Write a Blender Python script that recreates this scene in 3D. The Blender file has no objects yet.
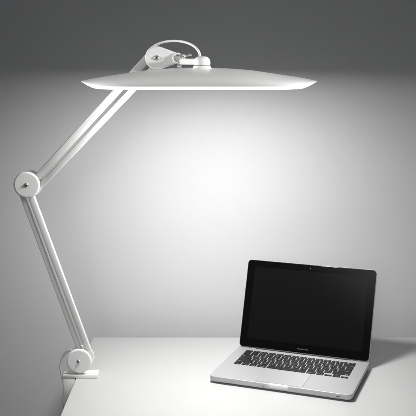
import bpy, bmesh, math
from mathutils import Vector, Matrix
R = math.radians
S = bpy.context.scene
COL = S.collection

# ------------------------------------------------------------------ camera, world, exposure
cam = bpy.data.cameras.new('camera')
cam.sensor_width = 36.0
cam.lens = 847.9 / 416 * 36
cam.clip_start = 0.05
cam.clip_end = 50
co = bpy.data.objects.new('camera', cam)
co.location = (0, 0, 0.7273)
co.rotation_euler = (R(90 - 9.957), 0, 0)
COL.objects.link(co)
S.camera = co

W = bpy.data.worlds.new('World')
S.world = W
W.use_nodes = True
bg = W.node_tree.nodes['Background']
bg.inputs[0].default_value = (0.97, 0.985, 1.0, 1)
bg.inputs[1].default_value = 0.055
# dark surroundings, with a bright patch added high front left for screen sheen
nt = W.node_tree
tcw = nt.nodes.new('ShaderNodeTexCoord')
dot = nt.nodes.new('ShaderNodeVectorMath'); dot.operation = 'DOT_PRODUCT'
dot.inputs[1].default_value = Vector((-0.33, -0.78, 0.56)).normalized()
mr = nt.nodes.new('ShaderNodeMapRange'); mr.interpolation_type = 'SMOOTHSTEP'
mr.inputs[1].default_value = math.cos(R(15)); mr.inputs[2].default_value = math.cos(R(1))
mr.inputs[3].default_value = 0.026; mr.inputs[4].default_value = 2.2
nt.links.new(tcw.outputs['Generated'], dot.inputs[0])
nt.links.new(dot.outputs['Value'], mr.inputs[0])
nt.links.new(mr.outputs[0], bg.inputs[1])

S.view_settings.view_transform = 'Standard'
S.view_settings.look = 'None'
S.view_settings.exposure = 0.0
S.view_settings.gamma = 1.0

PANEL = 158.0        # radiance of the lamp's LED panel
RIM = 1.9           # radiance of the milky lip round it


def added_spot(name, loc, target, energy, size, angle, blend):
    l = bpy.data.lights.new(name, 'SPOT')
    l.energy = energy
    l.spot_size = R(angle)
    l.spot_blend = blend
    l.shadow_soft_size = size
    o = bpy.data.objects.new(name, l)
    o.location = loc
    d = Vector(target) - Vector(loc)
    o.rotation_euler = d.to_track_quat('-Z', 'Y').to_euler()
    COL.objects.link(o)
    return o


# unseen side spots, added to lift the lamp head off the dark upper wall
added_spot('added_side_spot', (-1.70, 1.40, 0.93), (-0.05, 1.80, 0.715), 160, 0.12, 11, 0.5)
added_spot('front_fill', (-0.30, -0.35, 0.80), (0.02, 1.95, 0.02), 45, 0.30, 34, 1.0)  # unseen fill, added to brighten the laptop front and lower lamp
added_spot('added_side_spot', (1.66, 1.40, 0.93), (-0.02, 1.80, 0.715), 255, 0.12, 11, 0.5)


# ------------------------------------------------------------------ materials
def mat(name, col, rough=0.5, metal=0.0, spec=0.5, coat=0.0, bump=None, mottle=0.0, mscale=8.0, rvar=0.0):
    m = bpy.data.materials.new(name)
    m.use_nodes = True
    nt = m.node_tree
    p = nt.nodes['Principled BSDF']
    p.inputs['Base Color'].default_value = (*col, 1)
    p.inputs['Roughness'].default_value = rough
    p.inputs['Metallic'].default_value = metal
    p.inputs['Specular IOR Level'].default_value = spec
    p.inputs['Coat Weight'].default_value = coat
    p.inputs['Coat Roughness'].default_value = 0.15
    tc = nt.nodes.new('ShaderNodeTexCoord')
    if mottle or rvar:
        n = nt.nodes.new('ShaderNodeTexNoise')
        n.inputs['Scale'].default_value = mscale
        n.inputs['Detail'].default_value = 6
        nt.links.new(tc.outputs['Object'], n.inputs['Vector'])
        if mottle:
            r = nt.nodes.new('ShaderNodeMapRange')
            r.inputs[3].default_value = 1 - mottle
            r.inputs[4].default_value = 1 + mottle
            nt.links.new(n.outputs[0], r.inputs[0])
            x = nt.nodes.new('ShaderNodeVectorMath')
            x.operation = 'SCALE'
            x.inputs[0].default_value = col
            nt.links.new(r.outputs[0], x.inputs['Scale'])
            nt.links.new(x.outputs[0], p.inputs['Base Color'])
        if rvar:
            r = nt.nodes.new('ShaderNodeMapRange')
            r.inputs[3].default_value = max(0.02, rough - rvar)
            r.inputs[4].default_value = rough + rvar
            nt.links.new(n.outputs[0], r.inputs[0])
            nt.links.new(r.outputs[0], p.inputs['Roughness'])
    if bump:
        scale, strength, dist = bump
        n2 = nt.nodes.new('ShaderNodeTexNoise')
        n2.inputs['Scale'].default_value = scale
        n2.inputs['Detail'].default_value = 4
        b = nt.nodes.new('ShaderNodeBump')
        b.inputs['Strength'].default_value = strength
        b.inputs['Distance'].default_value = dist
        nt.links.new(tc.outputs['Object'], n2.inputs['Vector'])
        nt.links.new(n2.outputs[0], b.inputs['Height'])
        nt.links.new(b.outputs[0], p.inputs['Normal'])
    return m


def emit(name, col, strength):
    m = bpy.data.materials.new(name)
    m.use_nodes = True
    p = m.node_tree.nodes['Principled BSDF']
    p.inputs['Base Color'].default_value = (0.85, 0.85, 0.85, 1)
    p.inputs['Roughness'].default_value = 0.4
    p.inputs['Emission Color'].default_value = (*col, 1)
    p.inputs['Emission Strength'].default_value = strength
    return m


M = dict(
    wall=mat('painted_wall', (0.57, 0.573, 0.577), 0.9, spec=0.2, bump=(420, 0.12, 0.0006), mottle=0.02, mscale=5),
    table=mat('white_laminate', (0.475, 0.475, 0.475), 0.42, spec=0.35, mottle=0.012, mscale=6, rvar=0.05, bump=(900, 0.05, 0.0002)),
    enamel=mat('white_enamel', (0.80, 0.795, 0.78), 0.42, spec=0.5, coat=0.12, mottle=0.012, mscale=40, bump=(1500, 0.06, 0.0001)),
    enamel_dimmed=mat('white_enamel_dimmed', (0.64, 0.637, 0.627), 0.4, spec=0.5, coat=0.1, mottle=0.015, mscale=30),  # white enamel darkened in colour to hold back panel and spot light
    chrome=mat('polished_steel', (0.80, 0.79, 0.77), 0.28, metal=1.0),
    dark=mat('dark_gap', (0.03, 0.03, 0.03), 0.7),
    cable=mat('white_cable', (0.78, 0.78, 0.77), 0.5),
    alu=mat('bead_blasted_aluminium', (0.47, 0.47, 0.475), 0.5, metal=0.5, bump=(2600, 0.08, 0.00005), mottle=0.012, mscale=60),
    pad=mat('glass_trackpad', (0.475, 0.475, 0.485), 0.42, metal=0.45),
    key=mat('black_key_plastic', (0.009, 0.009, 0.0095), 0.55, spec=0.3),
    legend=mat('key_legend_white', (0.5, 0.5, 0.5), 0.6),
    well=mat('key_well_black', (0.02, 0.02, 0.02), 0.7),
    glass=mat('black_screen_glass', (0.0022, 0.0022, 0.0024), 0.08, spec=0.5),
    display=mat('dark_display', (0.0043, 0.0043, 0.0042), 0.09, spec=0.5),
    gasket=mat('black_rubber', (0.012, 0.012, 0.012), 0.6),
    lettering=mat('grey_lettering', (0.11, 0.11, 0.11), 0.5),
    port=mat('dark_slot', (0.05, 0.05, 0.05), 0.4),
    panel=emit('led_panel', (1.0, 0.995, 0.985), PANEL),
    rim=emit('lit_milky_acrylic', (1.0, 1.0, 1.0), RIM),
)


# ------------------------------------------------------------------ mesh helpers
def obj(name, bm, m, parent=None, angle=35, smooth=True):
    me = bpy.data.meshes.new(name)
    bmesh.ops.recalc_face_normals(bm, faces=bm.faces[:])
    bm.to_mesh(me)
    bm.free()
    for mm in (m if isinstance(m, (list, tuple)) else [m]):
        me.materials.append(mm)
    if smooth:
        me.shade_smooth()
        me.set_sharp_from_angle(angle=R(angle))
        for p in me.polygons:
            if len(p.vertices) > 8:
                p.use_smooth = False
    o = bpy.data.objects.new(name, me)
    COL.objects.link(o)
    if parent:
        o.parent = parent
    return o


def empty(name, loc=(0, 0, 0), rz=0.0, parent=None):
    o = bpy.data.objects.new(name, None)
    o.empty_display_size = 0.05
    o.location = loc
    o.rotation_euler = (0, 0, rz)
    COL.objects.link(o)
    if parent:
        o.parent = parent
    return o


def add_box(bm, x0, x1, y0, y1, z0, z1, bev=0.0, seg=2, mtx=None):
    t = bmesh.new()
    bmesh.ops.create_cube(t, size=1)
    for v in t.verts:
        v.co = Vector(((x0 + x1) / 2 + v.co.x * (x1 - x0), (y0 + y1) / 2 + v.co.y * (y1 - y0), (z0 + z1) / 2 + v.co.z * (z1 - z0)))
    if bev:
        bmesh.ops.bevel(t, geom=t.edges[:], offset=bev, segments=seg, profile=0.5, affect='EDGES')
    merge(bm, t, mtx)


def merge(bm, t, mtx=None, mi=0):
    mp = {}
    for v in t.verts:
        mp[v] = bm.verts.new(mtx @ v.co if mtx else v.co)
    for f in t.faces:
        try:
            g = bm.faces.new([mp[v] for v in f.verts])
            g.material_index = mi
        except ValueError:
            pass
    t.free()


def rings(bm, loops, cap0=True, cap1=True, closed=True):
    vs = [[bm.verts.new(c) for c in lp] for lp in loops]
    n = len(vs[0])
    for a, b in zip(vs, vs[1:]):
        for i in range(n if closed else n - 1):
            j = (i + 1) % n
            bm.faces.new((a[i], a[j], b[j], b[i]))
    if cap0:
        bm.faces.new(vs[0][::-1])
    if cap1:
        bm.faces.new(vs[-1])
    return vs


def add_lathe(bm, prof, origin, axis='y', n=56):
    """prof = [(radius, height along the axis)]"""
    loops = []
    for r, h in prof:
        lp = []
        for i in range(n):
            a = 2 * math.pi * i / n
            c, s = r * math.cos(a), r * math.sin(a)
            p = {'y': (c, h, s), 'z': (c, s, h), 'x': (h, c, s)}[axis]
            lp.append(Vector(p) + Vector(origin))
        loops.append(lp)
    rings(bm, loops)


def add_tube(bm, pts, r, n=14, sub=8):
    P = [Vector(p) for p in pts]
    out = []
    for i in range(len(P) - 1):      # catmull-rom
        p0 = P[max(i - 1, 0)]; p1 = P[i]; p2 = P[i + 1]; p3 = P[min(i + 2, len(P) - 1)]
        for k in range(sub):
            t = k / sub
            out.append(0.5 * ((2 * p1) + (p2 - p0) * t + (2 * p0 - 5 * p1 + 4 * p2 - p3) * t * t + (3 * p1 - p0 - 3 * p2 + p3) * t ** 3))
    out.append(P[-1])
    loops = []
    up = Vector((0, 1, 0))
    for i, p in enumerate(out):
        d = (out[min(i + 1, len(out) - 1)] - out[max(i - 1, 0)]).normalized()
        a = d.cross(up)
        if a.length < 1e-4:
            a = d.cross(Vector((1, 0, 0)))
        a.normalize()
        b = d.cross(a).normalized()
        up = -b if b.dot(up) < 0 else b
        b = up
        a = d.cross(b).normalized()
        loops.append([p + a * r * math.cos(2 * math.pi * k / n) + b * r * math.sin(2 * math.pi * k / n) for k in range(n)])
    rings(bm, loops)


def rrect(x0, x1, y0, y1, r, seg=8, front=0):
    """anticlockwise outline from the front-left corner; `front` extra points along the front edge"""
    pts = []
    for cx, cy, a0 in ((x1 - r, y0 + r, -90), (x1 - r, y1 - r, 0), (x0 + r, y1 - r, 90), (x0 + r, y0 + r, 180)):
        for k in range(seg + 1):
            a = R(a0 + 90 * k / seg)
            pts.append((cx + r * math.cos(a), cy + r * math.sin(a)))
    if front:
        xs = [x0 + r + (x1 - x0 - 2 * r) * (k + 1) / (front + 1) for k in range(front)]
        pts += [(x, y0) for x in xs]
    return pts


def bar(bm, a, b, width, depth, y, bev=0.0013):
    """square tube in the arm plane from a=(x,z) to b=(x,z)"""
    A = Vector((a[0], y, a[1])); B = Vector((b[0], y, b[1]))
    d = (B - A)
    L = d.length
    ang = math.atan2(d.z, d.x)
    mtx = Matrix.Translation((A + B) / 2) @ Matrix.Rotation(-ang, 4, 'Y')
    add_box(bm, -L / 2, L / 2, -depth / 2, depth / 2, -width / 2, width / 2, bev, 3, mtx)


def tag(o, label=None, cat=None, kind=None, group=None):
    if label: o['label'] = label
    if cat: o['category'] = cat
    if kind: o['kind'] = kind
    if group: o['group'] = group


# ------------------------------------------------------------------ setting: wall and table
YW = 2.26
b = bmesh.new()
add_box(b, -2.6, 2.6, YW, YW + 0.12, -0.9, 2.4)
wall = obj('wall', b, M['wall'], smooth=False)
tag(wall, 'plain grey wall behind the table, lit in a bright pool by the lamp', 'wall', 'structure')

b = bmesh.new()
add_box(b, -0.3055, 1.15, 1.15, 2.158, -0.032, 0.0, 0.0015, 3)
table = obj('table', b, M['table'])
tag(table, 'smooth white table top under the laptop and lamp clamp', 'table')

# ------------------------------------------------------------------ the lamp
YA = 1.8786
lamp = empty('desk_lamp', (-0.2972, YA, 0.0))
tag(lamp, 'white jointed clamp lamp with a long glowing boat-shaped shade over the table', 'lamp')
inv = Matrix.Translation((0.2972, -YA, 0.0))


def lp(name, bm, m, parent=lamp, **k):
    """lamp part given in world coordinates"""
    bmesh.ops.transform(bm, matrix=inv, verts=bm.verts[:])
    return obj(name, bm, m, parent, **k)


BASE = (-0.2972, 0.0415)
ELB = (-0.4029, 0.452)
HJ = (-0.1113, 0.7298)
TAIL = (-0.0655, 0.7298)

# clamp
b = bmesh.new()
add_box(b, -0.3355, -0.2560, YA - 0.016, YA + 0.018, 0.0003, 0.0090, 0.0012, 3)
add_box(b, -0.3352, -0.3075, YA - 0.0155, YA + 0.0175, -0.070, 0.0003, 0.0012, 2)
add_box(b, -0.3349, -0.2600, YA - 0.0150, YA + 0.0170, -0.082, -0.0702, 0.0012, 2)
clamp = lp('clamp', b, M['enamel'])
b = bmesh.new()
add_lathe(b, [(0.0035, -0.125), (0.004, -0.1245), (0.004, -0.0405), (0.0105, -0.040), (0.0105, -0.0325), (0.010, -0.0322)], (-0.278, YA, 0), 'z', 28)
add_tube(b, [(-0.296, YA, -0.120), (-0.260, YA, -0.120)], 0.0028, 12, 2)
lp('clamp_screw', b, M['chrome'], clamp)
b = bmesh.new()
add_lathe(b, [(0.010, 0.0091), (0.010, 0.0170), (0.009, 0.0175)], (BASE[0], YA, 0), 'z', 32)
lp('pivot_pin', b, M['chrome'], clamp)


def disc_pair(name, c, r, t=0.0062, gap=0.0105, rear=1.0, shift=0.0):
    b = bmesh.new()
    e = 0.0016
    yf = YA - gap - t
    add_lathe(b, [(r - e * 2.2, yf), (r - e * 0.7, yf + e * 0.35), (r, yf + e * 1.3), (r, YA - gap)], (c[0], 0, c[1]), 'y', 72)
    rr = r * rear
    yb = YA + gap
    add_lathe(b, [(rr, yb), (rr, yb + t - e), (rr - e, yb + t)], (c[0] + shift, 0, c[1]), 'y', 72)
    add_lathe(b, [(r * 0.5, YA - gap - 0.0005), (r * 0.5, YA + gap + 0.0005)], (c[0], 0, c[1]), 'y', 32)
    return b


def dome_bolt(c, y, r, parent, socket=True):
    b = bmesh.new()
    add_lathe(b, [(r * 1.25, y), (r * 1.25, y - 0.0006), (r, y - 0.0008), (r * 0.93, y - 0.0016), (r * 0.7, y - 0.0023), (r * 0.42, y - 0.0026)], (c[0], 0, c[1]), 'y', 32)
    o = lp('bolt', b, M['chrome'], parent)
    b = bmesh.new()
    add_lathe(b, [(r * 0.40, y - 0.0024), (r * 0.40, y - 0.0028)], (c[0], 0, c[1]), 'y', 6)
    lp('socket', b, M['dark'], parent)
    return o


YF = YA - 0.0105 - 0.0062
base = lp('base_joint', disc_pair('base', BASE, 0.0288, rear=1.0, shift=0.0030), M['enamel'])
dome_bolt(BASE, YF, 0.0040, base)
elbow = lp('elbow_joint', disc_pair('elbow', ELB, 0.0292, rear=1.05), M['enamel'])
dome_bolt(ELB, YF, 0.0040, elbow)


# lower arm: two parallel tubes from elbow to base
def on(p, q, z):
    t = (z - p[1]) / (q[1] - p[1])
    return (p[0] + (q[0] - p[0]) * t, z)


l2a, l2b = (-0.3940, 0.4185), (-0.3010, 0.1356)
for dx, w, dy, dep in ((0.0, 0.0138, -0.001, 0.012), (-0.0200, 0.0108, 0.001, 0.010)):
    p = (l2a[0] + dx, l2a[1]); q = (l2b[0] + dx, l2b[1])
    b = bmesh.new()
    bar(b, on(p, q, 0.458), on(p, q, 0.064 if dx == 0 else 0.040), w, dep, YA + dy)
    lp('lower_arm', b, M['enamel_dimmed'])
# upper arm
u1a, u1b = (-0.3225, 0.5284), (-0.1968, 0.6612)
u2a, u2b = (-0.2956, 0.5284), (-0.1652, 0.6612)
for (p, q, w, dy, z0, z1, dep) in ((u1a, u1b, 0.0165, 0.001, 0.452, 0.731, 0.011), (u2a, u2b, 0.0128, -0.001, 0.449, 0.722, 0.012)):
    b = bmesh.new()
    bar(b, on(p, q, z0), on(p, q, z1), w, dep, YA + dy)
    lp('upper_arm', b, M['enamel_dimmed'])


# head joint: pear-shaped cheek plates
def pear(bm, c0, r0, c1, r1, ya, yb, e=0.0014, n=40):
    d = c1[0] - c0[0]
    ph = math.acos((r0 - r1) / d)
    def outline(off):
        o = []
        for k in range(n + 1):
            a = ph + (2 * math.pi - 2 * ph) * k / n
            o.append((c0[0] + (r0 + off) * math.cos(a), c0[1] + (r0 + off) * math.sin(a)))
        for k in range(n + 1):
            a = -ph + 2 * ph * k / n
            o.append((c1[0] + (r1 + off) * math.cos(a), c1[1] + (r1 + off) * math.sin(a)))
        return o
    lv = [(-e * 1.6, ya), (-e * 0.5, ya + e * 0.35), (0, ya + e), (0, yb - e * 0.5), (-e * 0.5, yb)]
    rings(bm, [[Vector((x, y, z)) for x, z in outline(off)] for off, y in lv])


b = bmesh.new()
pear(b, HJ, 0.0248, TAIL, 0.0098, YF, YA - 0.0105)
pear(b, HJ, 0.0252, TAIL, 0.0098, YA + 0.0105, YA + 0.0165)
add_lathe(b, [(0.012, YA - 0.011), (0.012, YA + 0.011)], (HJ[0], 0, HJ[1]), 'y', 32)
hj = lp('head_joint', b, M['enamel'])
dome_bolt(HJ, YF, 0.0046, hj)
b = bmesh.new()
add_lathe(b, [(0.0112, YF - 0.0002), (0.0114, YF - 0.0012), (0.0104, YF - 0.0028), (0.0088, YF - 0.0034), (0.0082, YF - 0.0020)], (TAIL[0], 0, TAIL[1]), 'y', 40)
lp('washer', b, M['enamel'], hj)
b = bmesh.new()
add_lathe(b, [(0.0078, YF - 0.0019), (0.0078, YF - 0.0030), (0.0068, YF - 0.0034), (0.0062, YF - 0.0062), (0.0044, YF - 0.0076)], (TAIL[0], 0, TAIL[1]), 'y', 6)
lp('nut', b, M['chrome'], hj)

# bracket that carries the shade
YH = 1.7786
KX = -0.0125
b = bmesh.new()
p0 = Vector((TAIL[0] + 0.002, YA, 0)); p1 = Vector((KX - 0.004, YH + 0.004, 0))
d = p1 - p0
ang = math.atan2(d.y, d.x)
add_box(b, 0.010, d.length, -0.0085, 0.0085, 0.7155, 0.7285, 0.0028, 3, Matrix.Translation(p0) @ Matrix.Rotation(ang, 4, 'Z'))
add_box(b, TAIL[0] - 0.006, TAIL[0] + 0.016, YA - 0.0102, YA + 0.0102, 0.7205, 0.7375, 0.003, 3)
bracket = lp('bracket', b, M['enamel_dimmed'])  # darkened enamel copy offsets the strong side spot here
b = bmesh.new()
add_tube(b, [(TAIL[0] + 0.010, YA - 0.012, 0.7300), (TAIL[0] + 0.017, YA - 0.020, 0.7335), (TAIL[0] + 0.026, YA - 0.023, 0.7372)], 0.0022, 12, 4)
add_lathe(b, [(0.0030, -0.003), (0.0038, -0.001), (0.0038, 0.001), (0.0030, 0.003)], (TAIL[0] + 0.0275, YA - 0.0235, 0.7375), 'x', 16)
lp('tension_lever', b, M['chrome'], bracket)
b = bmesh.new()     # coil spring down from the bolt
cs = []
for k in range(64):
    a = k / 64 * 2 * math.pi * 5
    cs.append((TAIL[0] + 0.0042 * math.cos(a) + 0.004, YA - 0.021 + 0.0042 * math.sin(a), 0.7235 - 0.021 * k / 63))
add_tube(b, cs, 0.0011, 8, 2)
lp('coil_spring', b, M['chrome'], bracket)
b = bmesh.new()     # swivel cap and its neck
add_lathe(b, [(0.0163, 0.7150), (0.0172, 0.7163), (0.0174, 0.7200), (0.0170, 0.7240), (0.0157, 0.7275), (0.0130, 0.7305), (0.0090, 0.7325), (0.0045, 0.7333)], (KX, YH, 0), 'z', 56)
lp('swivel_cap', b, M['enamel'])
b = bmesh.new()
add_lathe(b, [(0.0300, 0.7000), (0.0245, 0.7062), (0.0205, 0.7080), (0.0183, 0.7105), (0.0172, 0.7140)], (KX, YH, 0), 'z', 56)
lp('swivel_neck', b, M['enamel'])

# shade: a long boat
CX, HL, HWID = -0.0187, 0.2449, 0.074
TB = [(0, 1), (.15, .985), (.3, .915), (.45, .79), (.58, .62), (.70, .46), (.80, .335), (.88, .215), (.94, .11), (1, 0)]


def interp(T, u):
    u = abs(u)
    for i in range(len(T) - 1):
        if u <= T[i + 1][0]:
            # smooth (catmull) interpolation
            a = T[max(i - 1, 0)] if i > 0 else (-T[1][0], T[1][1]); p = T[i]; q = T[i + 1]; c = T[min(i + 2, len(T) - 1)]
            t = (u - p[0]) / (q[0] - p[0])
            m0 = (q[1] - a[1]) / (q[0] - a[0]) * (q[0] - p[0])
            m1 = (c[1] - p[1]) / (c[0] - p[0]) * (q[0] - p[0])
            return (2 * t ** 3 - 3 * t ** 2 + 1) * p[1] + (t ** 3 - 2 * t * t + t) * m0 + (-2 * t ** 3 + 3 * t * t) * q[1] + (t ** 3 - t * t) * m1
    return T[-1][1]


def sst(a, b_, x):
    t = min(1, max(0, (x - a) / (b_ - a)))
    return t * t * (3 - 2 * t)


TIP = R(5)          # the shade is tipped by this much about its long axis


def half_w(u): return HWID * max(0.0, 1 - abs(u) ** 2.9) ** 0.62 + 0.0006
def z_rim(u): return 0.6730 + 0.0091 * (max(0.0, abs(u) - 0.86) / 0.14) ** 1.3 + half_w(u) * math.tan(TIP)
def z_bot(u): return 0.6664 + 0.0153 * (max(0.0, abs(u) - 0.79) / 0.21) ** 2.5 + half_w(u) * math.tan(TIP)


NU, NT = 120, 40
US = [math.sin((-1 + 2 * k / NU) * math.pi / 2) for k in range(NU + 1)]
b = bmesh.new()
loops = []
for u in US:
    w, zr = half_w(u), z_rim(u)
    ht = 0.6824 + 0.0262 * interp(TB, u) - zr
    ht = max(ht, 0.0006)
    lp_ = []
    for k in range(NT + 1):
        t = math.pi * k / NT
        c, s = math.cos(t), math.sin(t)
        lp_.append(Vector((CX + HL * u, YH + w * math.copysign(abs(c) ** 0.9, c), zr + ht * abs(s) ** 0.8)))
    loops.append(lp_)
rings(b, loops)
shade = lp('shade', b, M['enamel'], angle=50)
b = bmesh.new()
loops = []
for u in US:
    uu = u * 0.993
    w, zr, zb = half_w(uu) * 0.975, z_rim(uu) - 0.0001, z_bot(uu)
    zb = zr - max(0.0005, (zr - zb) * (1 - abs(u) ** 14))
    pr = [(-1, 1), (-1, 0.45), (-.985, 0.18), (-.955, 0.0), (-.91, 0.0), (-.89, 0.72), (.89, 0.72), (.91, 0.0), (.955, 0.0), (.985, 0.18), (1, 0.45), (1, 1)]
    loops.append([Vector((CX + HL * uu, YH + w * a, zb + (zr - zb) * h)) for a, h in pr])
rings(b, loops)
lp('diffuser_rim', b, M['rim'], shade, angle=50)
b = bmesh.new()
loops = []
for k in range(49):
    uu = -0.16 + 0.76 * k / 48
    w = HWID * 0.62
    zb = z_bot(uu)
    zp = zb + 0.6 * (z_rim(uu) - zb)
    loops.append([Vector((CX + HL * uu, YH + w * a, zp + h)) for a, h in ((-1.2, 0.0004), (-1.2, 0.0), (0.85, 0.0), (0.85, 0.0004))])
rings(b, loops)
lp('led_panel', b, M['panel'], shade, angle=50)

# the shade is tipped a little, its underside towards the wall
tip = Matrix.Translation((0.2972, YH - YA, 0.690)) @ Matrix.Rotation(TIP, 4, 'X') @ Matrix.Translation((-0.2972, YA - YH, -0.690))
for o in [shade] + [c for c in COL.objects if c.parent == shade]:
    o.data.transform(tip)

# cables
b = bmesh.new()
add_tube(b, [(-0.134, YA + 0.006, 0.738), (-0.1285, YA + 0.006, 0.7470), (-0.111, YA + 0.004, 0.7590), (-0.0865, YA - 0.006, 0.7655), (-0.056, YA - 0.030, 0.7645),
             (-0.0325, YA - 0.062, 0.7560), (-0.0200, YA - 0.088, 0.7440), (-0.0160, YA - 0.098, 0.7315)], 0.0026)
lp('head_cable', b, M['cable'])
b = bmesh.new()
add_tube(b, [(-0.300, YA + 0.0135, 0.047), (-0.318, YA + 0.016, 0.0565), (-0.3310, YA + 0.014, 0.0530), (-0.3410, YA + 0.012, 0.0380), (-0.3450, YA + 0.011, 0.0180), (-0.3425, YA + 0.011, -0.003),
             (-0.3385, YA + 0.011, -0.0230), (-0.3385, YA + 0.011, -0.045), (-0.3410, YA + 0.012, -0.068), (-0.3445, YA + 0.014, -0.090), (-0.343, YA + 0.016, -0.14),
             (-0.330, YA + 0.02, -0.24), (-0.32, YA + 0.02, -0.40)], 0.0027)
lp('power_cable', b, M['cable'])

# ------------------------------------------------------------------ the laptop
LW, LD = 0.3285, 0.222
laptop = empty('laptop', (0.15514, 1.77925, 0.0), R(-20.618))
tag(laptop, 'open silver laptop with a black screen standing on the white table', 'laptop')
ZT = 0.0170

b = bmesh.new()
loops = []
lev = [(0.0150, 0.0016), (0.0075, 0.0022), (0.0032, 0.0037), (0.0010, 0.0062), (0.0, 0.0090), (0.0, 0.0158), (0.0002, 0.0165), (0.0008, 0.0170)]
NF = 120
for inset, z in lev:
    pts = rrect(-LW / 2 + inset, LW / 2 - inset, inset, LD - inset, 0.0115 - min(inset, 0.006), 8, NF)
    l = []
    for i, (x, y) in enumerate(pts):
        dz = dy = 0.0
        if i >= 36 and abs(x) < 0.030:      # thumb scoop in the front edge
            s = sst(0.030, 0.023, abs(x)) if False else 1 - sst(0.021, 0.028, abs(x))
            if z > 0.0100:
                dy = s * (0.0022 if z < 0.0160 else 0.0044)
                dz = -s * (0.0010 if z < 0.0160 else 0.0)
        l.append(Vector((x, y + dy, z + dz)))
    loops.append(l)
rings(b, loops)
body = obj('body', b, M['alu'], laptop, angle=40)

for sx in (-1, 1):
    for y in (0.022, 0.200):
        b = bmesh.new()
        add_lathe(b, [(0.0075, 0.0002), (0.0085, 0.0008), (0.0085, 0.0022)], (sx * 0.138, y, 0), 'z', 24)
        obj('rubber_foot', b, M['gasket'], laptop)

# front details: indicator light, infrared window, catch magnets
b = bmesh.new()
add_lathe(b, [(0.0011, -0.0004), (0.0011, 0.001)], (-0.0345, 0, 0.0092), 'y', 16)
obj('indicator_light', b, M['port'], laptop)
b = bmesh.new()
t = bmesh.new()
add_box(t, 0.1305, 0.1385, -0.0004, 0.001, 0.0086, 0.0108, 0.0006, 2)
merge(b, t)
obj('infrared_window', b, M['port'], laptop)

# trackpad
b = bmesh.new()
rings(b, [[Vector((x, y, z)) for x, y in rrect(-0.0530, 0.0530, 0.0065, 0.0865, 0.003, 5)] for z in (ZT + 0.00005, ZT + 0.00012)])
obj('trackpad_gap', b, M['port'], laptop)
b = bmesh.new()
rings(b, [[Vector((x, y, z)) for x, y in rrect(-0.0526 + i, 0.0526 - i, 0.0069 + i, 0.0861 - i, 0.003, 5)] for i, z in ((0, ZT + 0.0001), (0, ZT + 0.0003), (0.0003, ZT + 0.0004))])
obj('trackpad', b, M['pad'], laptop)

# keyboard
FONT = {}


def text_mesh(s):
    if s not in FONT:
        c = bpy.data.curves.new('legend', 'FONT')
        c.body = s
        c.align_x = 'CENTER'
        c.align_y = 'CENTER'
        c.size = 1.0
        c.resolution_u = 3
        o = bpy.data.objects.new('legend', c)
        COL.objects.link(o)
        dg = bpy.context.evaluated_depsgraph_get()
        dg.update()
        me = bpy.data.meshes.new_from_object(o.evaluated_get(dg))
        t = bmesh.new(); t.from_mesh(me)
        FONT[s] = ([v.co.copy() for v in t.verts], [[v.index for v in f.verts] for f in t.faces])
        t.free()
        bpy.data.objects.remove(o)
        bpy.data.meshes.remove(me)
        bpy.data.curves.remove(c)
    return FONT[s]


def add_text(bm, s, x, y, z, size, mi=1, mtx=None, maxw=None):
    vs, fs = text_mesh(s)
    if maxw:
        w = max(v.x for v in vs) - min(v.x for v in vs)
        size = min(size, maxw / w)
    vv = []
    for v in vs:
        p = Vector((x + v.x * size, y + v.y * size, z))
        vv.append(bm.verts.new(mtx @ p if mtx else p))
    for f in fs:
        try:
            g = bm.faces.new([vv[i] for i in f])
            g.material_index = mi
        except ValueError:
            pass


KW, KX0 = 0.2745, -0.13725
KU = KW / 14.5
KY0, KP, KF = 0.0915, 0.0186, 0.0108
GAP = 0.0030
keys = []       # x0, x1, y0, y1, legend, kind


def row(y0, y1, spec):
    x = KX0
    for w, s in spec:
        keys.append((x + GAP / 2, x + w * KU - GAP / 2, y0 + GAP / 2, y1 - GAP / 2, s))
        x += w * KU


y = KY0
x = KX0
for w, s in ((1, 'fn'), (1, 'control'), (1, 'option'), (1.25, 'command'), (5, ''), (1.25, 'command'), (1, 'option')):
    keys.append((x + GAP / 2, x + w * KU - GAP / 2, y + GAP / 2, y + KP - GAP / 2, s)); x += w * KU
hh = KP / 2
for k, (s, y0, y1) in enumerate((('<', y, y + hh), (None, 0, 0), ('>', y, y + hh))):
    if s:
        keys.append((x + k * KU + GAP / 2, x + (k + 1) * KU - GAP / 2, y0 + GAP / 2, y1 - GAP * 0.1, s))
keys.append((x + KU + GAP / 2, x + 2 * KU - GAP / 2, y + GAP / 2, y + hh - 0.0002, 'v'))
keys.append((x + KU + GAP / 2, x + 2 * KU - GAP / 2, y + hh + 0.0002, y + KP - GAP / 2, '^'))
y += KP
row(y, y + KP, [(2.25, 'shift')] + [(1, c) for c in 'ZXCVBNM'] + [(1, '<\n,'), (1, '>\n.'), (1, '?\n/'), (2.25, 'shift')])
y += KP
row(y, y + KP, [(1.75, 'caps lock')] + [(1, c) for c in 'ASDFGHJKL'] + [(1, ':\n;'), (1, '"\n\''), (1.75, 'return')])
y += KP
row(y, y + KP, [(1.5, 'tab')] + [(1, c) for c in 'QWERTYUIOP'] + [(1, '{\n['), (1, '}\n]'), (1, '|\n\\')])
y += KP
row(y, y + KP, [(1, '~\n`')] + [(1, a + '\n' + c) for a, c in zip('!@#$%^&*()_+', '1234567890-=')] + [(1.5, 'delete')])
y += KP
fu = 14.5 / 14
row(y, y + KF, [(fu, 'esc')] + [(fu, 'F%d' % k) for k in range(1, 13)] + [(fu, '^')])

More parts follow.
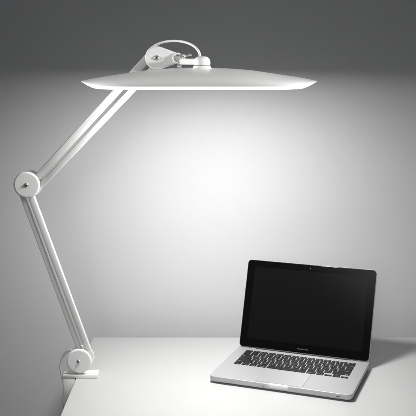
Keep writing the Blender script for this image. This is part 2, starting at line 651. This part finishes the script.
b = bmesh.new()
for x0, x1, y0, y1, s in keys:
    e = 0.0004
    rings(b, [[Vector((px, py, z)) for px, py in rrect(x0 - e, x1 + e, y0 - e, y1 + e, 0.0018, 3)] for z in (ZT + 0.00004, ZT + 0.00010)])
keyboard = obj('keyboard', b, M['well'], laptop)
for x0, x1, y0, y1, s in keys:
    b = bmesh.new()
    h = 0.0011
    rings(b, [[Vector((px, py, z)) for px, py in rrect(x0 + i, x1 - i, y0 + i, y1 - i, 0.0016, 4)]
              for i, z in ((0, ZT + 0.0002), (0, ZT + h - 0.0003), (0.0001, ZT + h - 0.0001), (0.0004, ZT + h))])
    z = ZT + h + 0.00004
    cx, cy = (x0 + x1) / 2, (y0 + y1) / 2
    if len(s) == 1 and s in '<>v^':
        r = 0.0017
        a0 = {'>': 0, '^': 90, '<': 180, 'v': 270}[s]
        f = b.faces.new([b.verts.new((cx + r * math.cos(R(a0 + a)), cy + r * math.sin(R(a0 + a)), z)) for a in (0, 120, 240)])
        f.material_index = 1
    elif '\n' in s:
        a, c = s.split('\n')
        add_text(b, a, cx, cy + 0.0033, z, 0.0050)
        add_text(b, c, cx, cy - 0.0033, z, 0.0050)
    elif len(s) == 1:
        add_text(b, s, cx, cy, z, 0.0068)
    elif s:
        wide = x1 - x0 > 0.024
        left = cx < 0
        if s in ('shift', 'caps lock', 'tab', 'return', 'delete') and wide:
            px = x0 + 0.0065 if left else x1 - 0.0065
            add_text(b, s, px, y0 + 0.0035, z, 0.0040, maxw=0.0105)
        else:
            add_text(b, s, cx, cy if s[0] in 'Fe' else y0 + 0.0035, z, 0.0036, maxw=(x1 - x0) * 0.75)
    obj('key', b, [M['key'], M['legend']], keyboard, angle=50)

# hinge bar
b = bmesh.new()
add_lathe(b, [(0.0030, -0.118), (0.0036, -0.1172), (0.0036, 0.1172), (0.0030, 0.118)], (0, 0.2150, 0.0172), 'x', 28)
obj('hinge', b, M['gasket'], laptop)

# lid: built flat in its own frame (x across, t up the lid, n out of the screen)
TH = R(70.789)
lidm = Matrix(((1, 0, 0, 0), (0, math.cos(TH), -math.sin(TH), 0.2131), (0, math.sin(TH), math.cos(TH), 0.0170), (0, 0, 0, 1)))
T0, T1 = 0.0012, 0.2212
b = bmesh.new()
loops = []
for i, n in ((0.009, -0.0066), (0.004, -0.0063), (0.0012, -0.0054), (0.0, -0.0036), (0.0, -0.0004), (0.0003, 0.0)):
    loops.append([lidm @ Vector((px, py, n)) for px, py in rrect(-0.1632 + i, 0.1632 - i, T0 + i * 0.4, T1 - i, 0.0100 - min(i, 0.004), 8)])
rings(b, loops)
lid = obj('lid', b, M['alu'], laptop, angle=40)
b = bmesh.new()
rings(b, [[lidm @ Vector((px, py, n)) for px, py in rrect(-0.1624 + i, 0.1624 - i, T0 + 0.0006 + i, T1 - 0.0008 - i, 0.0093, 8)] for i, n in ((0, 0.00005), (0, 0.0005), (0.0003, 0.0007))])
obj('rubber_gasket', b, M['gasket'], lid)
b = bmesh.new()
rings(b, [[lidm @ Vector((px, py, n)) for px, py in rrect(-0.1612 + i, 0.1612 - i, T0 + 0.0016 + i, T1 - 0.0019 - i, 0.0083, 8)] for i, n in ((0, 0.0006), (0, 0.0009), (0.0003, 0.0010))])
glass = obj('screen_glass', b, M['glass'], lid)
b = bmesh.new()
rings(b, [[lidm @ Vector((px, py, n)) for px, py in rrect(-0.1432, 0.1432, 0.0235, 0.2035, 0.0006, 2)] for n in (0.00103, 0.00108)])
obj('display', b, M['display'], lid)
b = bmesh.new()
add_text(b, 'MacBook Pro', 0, 0.0120, 0.00108, 0.0048, 0, lidm)
obj('bezel_lettering', b, M['lettering'], lid, smooth=False)
b = bmesh.new()
t = bmesh.new()
add_lathe(t, [(0.0013, 0.00102), (0.0013, 0.00106)], (0, 0.2110, 0), 'z', 16)
merge(b, t, lidm)
obj('webcam', b, M['port'], lid)
